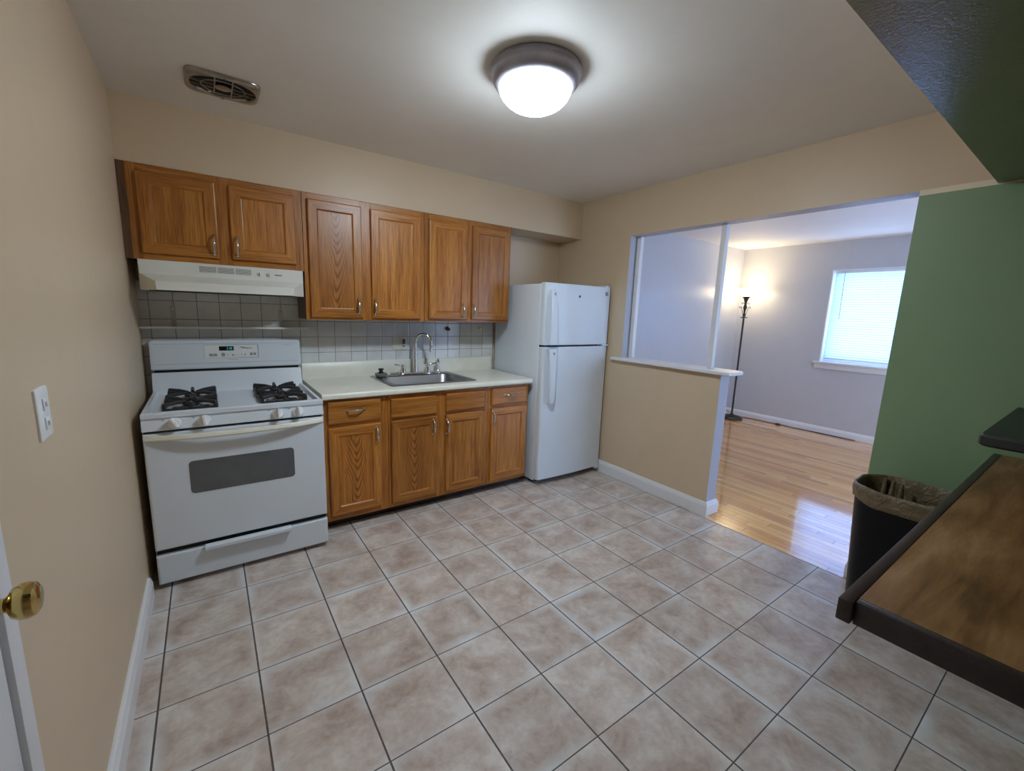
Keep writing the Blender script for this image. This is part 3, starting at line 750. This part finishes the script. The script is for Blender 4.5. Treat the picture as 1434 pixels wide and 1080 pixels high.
# oven door
m = MB(); m.rings(GX0, GX1, .205, .790, [(0, 0), (0, .022), (.004, .028), (.010, .030)], GY0 + .0275, (M['white_enamel'],) * 2, M['white_enamel'])
d = m.build('oven_door', t, smooth=False)
m = MB(); m.loft([[(x, y, z) for x, z in rrect(.427, .554, wd, ht, .018)] for wd, ht, y in ((.462, .166, GY0 - .0027), (.462, .166, GY0 - .0040), (.452, .156, GY0 - .0046))], M['oven_glass']); m.build('window', d)
m = MB(); L = []
for i in range(25):
    q = -1 + 2 * i / 24; x = (GX0 + GX1) / 2 + q * (GX1 - GX0 - .006) / 2; o = .052 * (1 - abs(q) ** 2.6); sag = 0
    y1 = GY0 - .003 - o; y0 = y1 + min(.016 + 0 * o, .016); zc = .770
    hh = .026
    if abs(q) > .97: y0 = GY0 - .001
    L.append([(x, y0, zc - hh / 2), (x, y1 + .002, zc - hh / 2), (x, y1 - .003, zc - hh / 2 + .006), (x, y1, zc + hh / 2 - .004), (x, y1 + .004, zc + hh / 2), (x, y0, zc + hh / 2)])
m.loft(L, M['cream_plastic']); m.build('handle', d, angle=45)
# control panel strip with knobs
m = MB(); m.prism([(GY0 + .04, .803), (GY0 - .002, .803), (GY0 - .004, .806), (GY0 + .010, .861), (GY0 + .014, .8625), (GY0 + .04, .8625)], 0, GX0, GX1, M['white_enamel']); m.build('front_panel', t, angle=20)
for kx, rot in ((.158, -.5), (.274, -.15), (.592, .0), (.690, -.05)):
    kz = .832; ky = GY0 + .0026; ax = Vector((0, -1, .25)).normalized()
    m = MB(); m.lathe([(.027, 0), (.0275, .006), (.025, .018), (.0225, .0215), (.010, .022)], (kx, ky, kz), ax, M['white_plastic'], 26)
    u = Vector((math.sin(rot), 0, math.cos(rot))); u = (u - ax * u.dot(ax)).normalized(); v = ax.cross(u); c = Vector((kx, ky, kz))
    for q in (1,):
        lo = [c + ax * .018 + u * a + v * b2 for a, b2 in ((-.027, -.009), (.027, -.009), (.027, .009), (-.027, .009))]
        hi = [c + ax * .046 + u * a + v * b2 for a, b2 in ((-.024, -.003), (.026, -.003), (.026, .003), (-.024, .003))]
        m.loft([lo, hi], M['white_plastic'])
    m.build('knob', t, weld=False)
    m = MB(); m.box(kx - .048, kx - .038, GY0 + .0062, GY0 + .0075, .849, .8535, M['mark_grey']); m.build('mark', t, smooth=False)
# cooktop: raised rim around a shallow well
DK = .868; m = MB()
rim = [(GX0, GX1, GY0 + .002, .515, .8632), (GX0, GX1, GY0 + .002, .515, .884), (GX0 + .004, GX1 - .004, GY0 + .006, .511, .888), (GX0 + .020, GX1 - .020, GY0 + .030, .500, .888), (GX0 + .028, GX1 - .028, GY0 + .042, .490, DK)]
m.loft([[(a, c, z), (b2, c, z), (b2, d2, z), (a, d2, z)] for a, b2, c, d2, z in rim], M['white_enamel']); m.build('cooktop', t, smooth=False)
# sloped riser at the back, dark slot, backguard
m = MB(); m.prism([(.5155, .80), (.500, .8885), (.505, .8885), (.545, .988), (GYB, .988), (GYB, .80)], 0, GX0, GX1, M['white_enamel']); m.build('riser', t, smooth=False)
m = MB(); m.box(GX0 + .012, GX1 - .012, .553, GYB - .004, .9885, 1.004, M['dark_gap']); m.build('vent_slot', t, smooth=False)
bgp = [(GYB + .010, 1.0045), (.540, 1.0045), (.532, 1.012), (.548, 1.165), (.556, 1.174), (.566, 1.177), (GYB + .010, 1.177)]
m = MB(); wv = []
for x, k in ((GX0, .93), (GX0 + .006, .985), (GX0 + .016, 1.0), (GX1 - .016, 1.0), (GX1 - .006, .985), (GX1, .93)):
    wv.append([(x, .58 + (y - .58) * k, 1.0045 + (z - 1.0045) * (k * .5 + .5)) for y, z in bgp])
m.loft(wv, M['white_enamel']); bgd = m.build('backguard', t, angle=30)
slope = (.548 - .532) / (1.165 - 1.012)
yb_at = lambda z: .532 + (z - 1.012) * slope
def face_strip(parent, name, x0, x1, z0, z1, out, mat, th=.001):
    m = MB(); m.loft([[(x0, yb_at(z0) - o, z0), (x1, yb_at(z0) - o, z0), (x1, yb_at(z1) - o, z1), (x0, yb_at(z1) - o, z1)] for o in (out - th, out)], mat); return m.build(name, parent, smooth=False)
face_strip(bgd, 'seam_line', GX0 + .02, GX1 - .02, 1.0370, 1.0385, .0008, M['mark_grey'], .0005)
face_strip(bgd, 'seam_line', GX0 + .02, GX1 - .02, 1.1540, 1.1553, .0008, M['mark_grey'], .0005)
cpn = face_strip(bgd, 'control_panel', .290, .570, 1.068, 1.146, .0035, M['panel_white'], .003)
face_strip(bgd, 'panel_edge', .5715, .5745, 1.068, 1.146, .0030, M['mark_grey'], .0025)
face_strip(bgd, 'panel_edge', .290, .5745, 1.1465, 1.148, .0030, M['mark_grey'], .0025)
face_strip(bgd, 'display', .366, .442, 1.112, 1.138, .0044, M['display'], .0006)
text_mesh('display_digits', '2:38', .021, M['digits'], bgd, (.419, yb_at(1.125) - .0052, 1.125), sx=.85)
text_mesh('brand_lettering', 'Whirlpool', .0125, M['mark_dark'], bgd, (.512, yb_at(1.127) - .0048, 1.126), shear=.25)
m = MB(); m.tube([(.486 + .011 * math.cos(a), yb_at(1.131) - .005, 1.131 + .0035 * math.sin(a)) for a in [2 * PI * i / 20 for i in range(20)]], .0007, M['mark_dark'], 6, closed=True); m.build('brand_swoosh', bgd)
for a, b2, q0, q1 in ((.314, .334, 1.079, 1.094), (.336, .354, 1.079, 1.094), (.376, .394, 1.077, 1.098), (.402, .414, 1.084, 1.087), (.430, .442, 1.079, 1.088), (.448, .470, 1.083, 1.0845), (.480, .483, 1.079, 1.092), (.497, .503, 1.079, 1.092), (.526, .542, 1.080, 1.096), (.546, .560, 1.080, 1.096)):
    face_strip(bgd, 'button', a, b2, q0, q1, .0042, M['mark_grey'], .0005)
face_strip(bgd, 'print_mark', .405, .462, 1.0545, 1.0565, .0008, M['mark_grey'], .0005)
face_strip(bgd, 'print_mark', .708, .764, 1.142, 1.1435, .0008, M['mark_grey'], .0005)
# grates and burners
def grate(x0, x1, y0, y1):
    m = MB(); zt = .908; r = .0065
    def bar(p, q, rr=r * 1.3): m.tube([p, q], rr, M['iron'], 6)
    ym = (y0 + y1) / 2
    for x in (x0, x1): bar((x, y0, DK + .014), (x, y1, DK + .014))
    for y in (y0, ym - .016, ym + .016, y1): bar((x0, y, DK + .014), (x1, y, DK + .014))
    for x in (x0, x1):
        for y in (y0, ym - .016, ym + .016, y1): bar((x, y, DK - .0005), (x, y, zt - .004))
    for a, b2 in ((y0, ym - .016), (ym + .016, y1)):
        cxx, cy_ = (x0 + x1) / 2, (a + b2) / 2
        for sxn in (-1, 1):
            for syn in (-1, 1):
                ex, ey = (x0 if sxn < 0 else x1), (a if syn < 0 else b2)
                m.tube([(ex, ey, DK + .030), (ex, ey, zt), (cxx + sxn * .058, cy_ + syn * .058, zt + .001), (cxx + sxn * .020, cy_ + syn * .020, zt - .004)], [.0085, .0095, .009, .007], M['iron'], 6)
        for sxn in (-1, 1):
            ex = x0 if sxn < 0 else x1
            m.tube([(ex, cy_, DK + .014), (ex, cy_, zt + .002), (cxx + sxn * .04, cy_, zt - .004)], [.008, .0085, .007], M['iron'], 6)
        for yy, sg in ((a, 1), (b2, -1)):
            m.tube([(cxx, yy, DK + .014), (cxx, yy, zt + .002), (cxx, cy_ - sg * .04, zt - .004)], [.008, .0085, .007], M['iron'], 6)
    o = m.build('grate', t, weld=False)
    return o
def burner(x, y):
    m = MB(); m.lathe([(.080, 0), (.078, .004), (.055, .001), (.040, .0015)], (x, y, DK + .0004), (0, 0, 1), M['chrome'], 30, cap0=False); m.lathe([(.036, .001), (.036, .014), (.030, .016)], (x, y, DK), (0, 0, 1), M['steel'], 24)
    bb = m.build('burner', t, weld=False)
    MB().lathe([(.034, .0162), (.036, .019), (.034, .024), (.020, .0265)], (x, y, DK), (0, 0, 1), M['iron'], 24).build('burner_cap', bb)
for gx0, gx1 in ((.118, .326), (.530, .742)):
    gy0, gy1 = -.045, .415
    grate(gx0, gx1, gy0, gy1); ym = (gy0 + gy1) / 2
    for yy in ((gy0 + ym - .016) / 2, (gy1 + ym + .016) / 2): burner((gx0 + gx1) / 2, yy)

# ------------------------------------------------------------------ refrigerator
FX0, FX1, FYF = 2.434, 3.158, -.080
t = thing('refrigerator', 'white top freezer refrigerator standing between the base cabinets and the partition', 'refrigerator', ((FX0 + FX1) / 2, .3, 0))
m = MB(); m.box(FX0 + .004, FX1 - .004, -.004, .63, .030, 1.632, M['fridge_white'], bevel=.008, seg=3, faces={'-y': M['dark_gap']}); m.build('body', t)
m = MB(); m.box(FX0 + .03, FX1 - .03, .030, .045, .004, .0295, M['dark_gap']); m.build('toe_grille', t, smooth=False)
for x in (FX0 + .05, FX1 - .05):
    for y in (.08, .55): MB().lathe([(.02, 0), (.02, .02), (.014, .0298)], (x, y, 0), (0, 0, 1), M['black_metal'], 14).build('foot', t)
def fdoor(name, z0, z1):
    pr = [(FX0 + .002, -.010), (FX1 - .002, -.010)]
    pr = []
    n = 14; r = .020
    for i in range(6):
        a = PI / 2 * i / 5; pr.append((FX0 + .002 + r * (1 - math.cos(a)), FYF + .012 + r * (1 - math.sin(a))))
    for i in range(1, n):
        q = -1 + 2 * i / n; pr.append(((FX0 + FX1) / 2 + q * ((FX1 - FX0) / 2 - r - .002), FYF + .012 * q * q))
    for i in range(6):
        a = PI / 2 * i / 5; pr.append((FX1 - .002 - r * (1 - math.sin(a)), FYF + .012 + r * (1 - math.cos(a))))
    pr += [(FX1 - .002, -.012), (FX0 + .002, -.012)]
    ins = lambda d: [(x + (d if x < 2.8 else -d), y + (d if y < -.03 else 0)) for x, y in pr]
    m = MB(); m.loft([[(x, y, z) for x, y in ins(d)] for z, d in ((z0, .004), (z0 + .004, 0), (z1 - .004, 0), (z1, .004))], M['fridge_white'])
    return m.build(name, t, angle=35)
fd = fdoor('freezer_door', 1.160, 1.640); rd = fdoor('refrigerator_door', .052, 1.146)
def fhandle(parent, secs):
    m = MB(); L = []
    for z, x0, x1, y0, y1 in secs:
        b2 = min(.006, (x1 - x0) / 3, abs(y1 - y0) / 3)
        L.append([(x0, y1, z), (x0, y0 + b2, z), (x0 + b2, y0, z), (x1 - b2, y0, z), (x1, y0 + b2, z), (x1, y1, z)])
    m.loft(L, M['fridge_white']); return m.build('handle', parent, angle=40)
yd = FYF + .010
fhandle(fd, [(1.168, 2.462, 2.536, yd - .050, yd - .012), (1.20, 2.462, 2.537, yd - .052, yd - .030), (1.40, 2.464, 2.530, yd - .050, yd - .034), (1.52, 2.470, 2.524, yd - .044, yd - .026), (1.575, 2.480, 2.520, yd - .024, yd + .004), (1.592, 2.488, 2.516, yd - .006, yd + .004)])
fhandle(rd, [(.690, 2.492, 2.528, yd - .012, yd + .004), (.702, 2.486, 2.532, yd - .050, yd + .004), (.730, 2.484, 2.533, yd - .054, yd - .034), (.82, 2.480, 2.536, yd - .055, yd - .038), (1.0, 2.470, 2.540, yd - .052, yd - .034), (1.10, 2.464, 2.540, yd - .050, yd - .030), (1.136, 2.462, 2.538, yd - .048, yd - .008)])
for z in (1.56, 1.105):
    pr_ = fd if z > 1.2 else rd
    m = MB(); m.prism([(2.492, z), (2.510, z + .004), (2.510, z - .022)], 1, yd - .0535 - (.0 if z < 1.2 else -.018), yd - .050 - (0 if z < 1.2 else -.018), M['mark_grey']); m.build('handle_clip', pr_, smooth=False)
m = MB(); m.lathe([(.009, 0), (.009, .003), (.006, .004)], (2.780, FYF + .0003, 1.549), (0, -1, 0), M['mark_dark'], 18); m.build('lock', fd)
m = MB(); m.lathe([(.0175, 0), (.0175, .003), (.0155, .0042), (.0140, .0036)], (3.098, FYF + .0085, 1.585), (0, -1, 0), M['mark_grey'], 28); em = m.build('emblem', fd)
m = MB(); ey = FYF + .0085 - .0040
m.tube([(3.098 + .0125 * math.cos(a), ey, 1.585 + .0125 * math.sin(a)) for a in [2 * PI * i / 24 for i in range(24)]], .0007, M['chrome'], 6, closed=True); m.build('emblem_ring', em)
text_mesh('emblem_letters', 'GE', .0125, M['chrome'], em, (3.098, ey, 1.585), shear=.3)
m = MB(); m.box(FX1 - .075, FX1 - .004, -.078, -.016, 1.147, 1.159, M['fridge_white'], bevel=.002); m.build('hinge', t)
m = MB(); m.box(FX1 - .07, FX1 - .012, -.070, .02, 1.6405, 1.652, M['fridge_white'], bevel=.003); m.build('hinge_cover', t)
m = MB(); m.box(FX1 - .06, FX1 - .010, -.072, -.012, .036, .051, M['fridge_white'], bevel=.003); m.build('hinge', t)

# ------------------------------------------------------------------ switch plate on the left wall
t = thing('light_switch', 'white plate with two stacked switches on the beige wall at the left edge', 'switch', (0, -1.275, 1.152))
m = MB(); m.loft([[(x, y, z) for y, z in rrect(-1.277, 1.150, wd, ht, .004)] for wd, ht, x in ((.082, .116, .0), (.082, .116, .004), (.076, .110, .0065))], M['white_plastic']); m.build('cover_plate', t)
for z in (1.127, 1.170):
    m = MB(); m.box(.0066, .0095, -1.289, -1.265, z - .014, z + .014, M['white_plastic'], bevel=.001); m.prism([(-1.283, z - .004), (-1.271, z - .004), (-1.271, z + .006), (-1.283, z + .006)], 0, .0096, .0135, M['white_plastic']); m.build('toggle', t, weld=False)

# ------------------------------------------------------------------ peninsula
PY = -2.388; PZ = .855
t = thing('wood_counter', 'worn brown wooden counter with dark edge banding, at the lower right', 'counter', (2.26, PY - .30, 0))
m = MB(); m.box(1.372, XR - .001, -3.00, PY - .026, PZ - .045, PZ, M['worn_wood']); m.build('top', t, smooth=False)
m = MB(); m.box(1.338, XR - .001, PY - .0255, PY, PZ - .047, PZ + .001, M['oak_dark'], bevel=.003); m.build('long_edge_band', t)
m = MB(); m.box(1.352, 1.3715, -3.00, PY - .026, PZ - .050, PZ + .0005, M['oak_dark'], bevel=.002); m.build('end_edge_band', t)
m = MB(); m.box(1.48, XR - .001, -3.00, -2.88, 0, PZ - .0505, M['green']); m.build('support_panel', t, smooth=False)
t = thing('bar_counter', 'black bar top on a knee wall above the wooden counter, right edge', 'counter', (2.75, -2.75, PZ))
pb = [(XR - .001, -2.422), (2.345, -2.422), (2.325, -2.428), (2.316, -2.445), (2.316, -3.0), (XR - .001, -3.0)]
m = MB(); sh = lambda d: [(x + (d if x < 2.5 else 0), y - (d if y > -2.5 else 0)) for x, y in pb]
m.loft([[(x, y, z) for x, y in sh(d)] for z, d in ((1.038, .006), (1.044, 0), (1.068, 0), (1.076, .006))], M['black_laminate']); m.build('top', t, angle=30)
m = MB(); m.box(2.40, XR - .001, -2.85, -2.70, PZ + .0005, 1.0375, M['green']); m.build('knee_wall', t, smooth=False)

# ------------------------------------------------------------------ bin with bag
BX, BY, BW, BD, BH = 2.900, -2.205, .33, .40, .655
t = thing('trash_can', 'black plastic trash can lined with a tan bag, standing against the green wall', 'trash can', (BX, BY, 0))
m = MB(); L = []
for z, k in ((0, .80), (.01, .82), (.3, .90), (.60, .985), (.640, .99), (.640, .965), (.58, .955), (.02, .79)):
    L.append([(x, y, z) for x, y in rrect(BX, BY, BW * k, BD * k, .125 * k, 10)])
m.loft(L, M['black_plastic']); m.build('can', t, angle=50)
m = MB(); L = []; N = 9
for z, k in ((.590, .995), (.598, 1.018), (.608, 1.03), (.618, 1.022), (.628, 1.035), (.650, 1.045), (.664, 1.03), (.668, 1.0), (.660, .965), (.62, .93), (.50, .89), (.36, .86), (.26, .70), (.24, .2)):
    lp = []
    base = rrect(BX, BY, BW * k, BD * k, .13 * min(1, k), 16)
    for i, (x, y) in enumerate(base):
        nv = mnoise.noise(Vector((x * 11, y * 11, z * 7))) ; n2 = mnoise.noise(Vector((x * 34, y * 34, z * 16 + 4)))
        s = 1 + .012 * nv + .006 * n2 if .6 < k < 1.01 else 1 + .008 * (abs(nv) + .3 * abs(n2))
        dz = (.010 * nv + .004 * n2) * (1 if z > .55 else .3)
        if z < .60: dz += .008 * math.sin(i * .35)
        lp.append((BX + (x - BX) * s, BY + (y - BY) * s, z + dz))
    L.append(lp)
m.loft(L, M['bag'], cap0=False); m.build('bag', t, angle=80)
m = MB()
for k, (x, y) in enumerate(((3.010, -2.075), (2.995, -2.108), (2.975, -2.145))):
    m.tube([(x + .02, y, .655), (x + .008, y, .60), (x - .012, y - .004, .50), (x - .04, y - .01, .40)], [.007, .011, .012, .008], M['bag'], 8)
m.build('bag_fold', t, weld=False)

# ------------------------------------------------------------------ living room: torchiere lamp, cord, blind
LX, LY = 6.440, .440
t = thing('floor_lamp', 'black metal floor lamp with scrollwork and a lit glass bowl in the far corner', 'lamp', (LX, LY, -.002))
z0 = -.002
MB().lathe([(.145, 0), (.148, .012), (.140, .024), (.10, .040), (.05, .050), (.022, .062), (.014, .08)], (LX, LY, z0), (0, 0, 1), M['black_metal'], 40).build('base', t)
m = MB(); m.lathe([(.0125, .075), (.0125, 1.44)], (LX, LY, z0), (0, 0, 1), M['black_metal'], 16)
m.lathe([(.0125, 1.435), (.045, 1.44), (.047, 1.448), (.016, 1.455), (.018, 1.48), (.011, 1.50), (.013, 1.54), (.024, 1.575), (.018, 1.61), (.010, 1.63), (.014, 1.65)], (LX, LY, z0), (0, 0, 1), M['black_metal'], 20); m.build('pole', t, weld=False)
for k in range(4):
    a = PI / 4 + k * PI / 2; ca, sa = math.cos(a), math.sin(a); pts = [(.012, 1.46), (.022, 1.50), (.034, 1.54), (.045, 1.575)]
    for i in range(1, 12):
        q = i / 11 * 4.6; rr = .016 * (1 - .045 * i); pts.append((.060 - rr * math.cos(q), 1.578 + rr * math.sin(q)))
    m = MB(); m.tube([(LX + r * ca, LY + r * sa, z + z0) for r, z in pts], .0036, M['black_metal'], 6)
    p2 = [(.012, 1.642)] + [(.040 + .014 * (1 - .05 * i) * math.cos(2.6 - i * .42), 1.632 + .014 * (1 - .05 * i) * math.sin(2.6 - i * .42)) for i in range(11)]
    m.tube([(LX + r * ca, LY + r * sa, z + z0) for r, z in p2], .0034, M['black_metal'], 6); m.build('scroll', t, weld=False)
MB().lathe([(.012, 1.645), (.020, 1.66), (.026, 1.685), (.036, 1.71), (.052, 1.728), (.054, 1.731), (.046, 1.730), (.030, 1.70)], (LX, LY, z0), (0, 0, 1), M['black_metal'], 28).build('cup', t)
MB().lathe([(.038, 1.733), (.070, 1.748), (.105, 1.775), (.135, 1.808), (.150, 1.835), (.146, 1.836), (.130, 1.810), (.098, 1.780), (.060, 1.755), (.02, 1.745)], (LX, LY, z0), (0, 0, 1), M['torch_glass'], 36).build('glass_shade', t)
o = MB().tube([(LX + .15, LY - .03, .006), (LX + .19, LY - .10, .005), (XF - .045, LY - .22, .004), (XF - .055, LY - .42, .004), (XF - .040, LY - .60, .005), (XF - .055, LY - .72, .004), (XF - .035, LY - .95, .004), (XF - .035, LY - 1.4, .004)], .0045, M['rubber'], 8).build('power_cord', None, origin=(LX + .15, LY - .03, 0))
tag(o, 'thin black power cord lying along the far baseboard beside the floor lamp', 'cord')
m = MB(); m.box(XF - .090, XF - .0605, -.128, -.070, -.0015, .022, M['brown_plastic'], bevel=.005)
o = m.build('plug_adapter', None, origin=(XF - .075, -.10, 0)); tag(o, 'small brown plug block on the wood floor by the far baseboard', 'plug')
m = MB()
pts = [(LX + .14 * math.cos(a), LY + .14 * math.sin(a), .06 + .045 * math.sin((a - 1.2) * 1.1)) for a in [1.0 + i * .22 for i in range(14)]]
m.tube([(p[0] * .55 + LX * .45, p[1] * .55 + LY * .45, p[2] + .01) for p in pts], .0035, M['rubber'], 6); m.build('cord_loop', t)

t = thing('window_blind', 'white horizontal slat blind pulled down over the far window', 'blind', (XF + .055, (WY0 + WY1) / 2, WZ1 - .05))
by0, by1 = WY0 + .030, WY1 - .030
MB().box(XF + .035, XF + .075, by0, by1, WZ1 - .045, WZ1 - .014, M['white_plastic'], bevel=.003).build('head_rail', t)
zb = WZ0 + .052; n = 36; m = MB()
for i in range(n):
    z = zb + .014 + (WZ1 - .052 - zb - .014) * i / (n - 1); ang = math.radians(63)
    hw = .0178; c, s = math.cos(ang) * hw, math.sin(ang) * hw
    xc = XF + .055
    sec = [(xc - c, z + s), (xc - c * .3 - .0022, z + s * .3 - .001), (xc + c * .4 - .0018, z - s * .4 - .001), (xc + c, z - s)]
    sec = sec + [(x + .0006, zz + .0004) for x, zz in sec[::-1]]
    m.loft([[(x, y, zz) for x, zz in sec] for y in (by0, by1)], M['slat'])
m.build('slats', t, angle=60, weld=False)
MB().box(XF + .045, XF + .065, by0, by1, zb - .018, zb + .0, M['white_plastic'], bevel=.003).build('bottom_rail', t)
for y in (by0 + .15, (by0 + by1) / 2, by1 - .12): MB().tube([(XF + .040, y, zb), (XF + .040, y, WZ1 - .045)], .0010, M['white_plastic'], 6).build('ladder_cord', t)
MB().tube([(XF + .026, by1 - .095, WZ1 - .04), (XF + .022, by1 - .10, 1.75), (XF + .022, by1 - .105, 1.46)], .0032, M['grey_grille'], 8).build('tilt_wand', t)
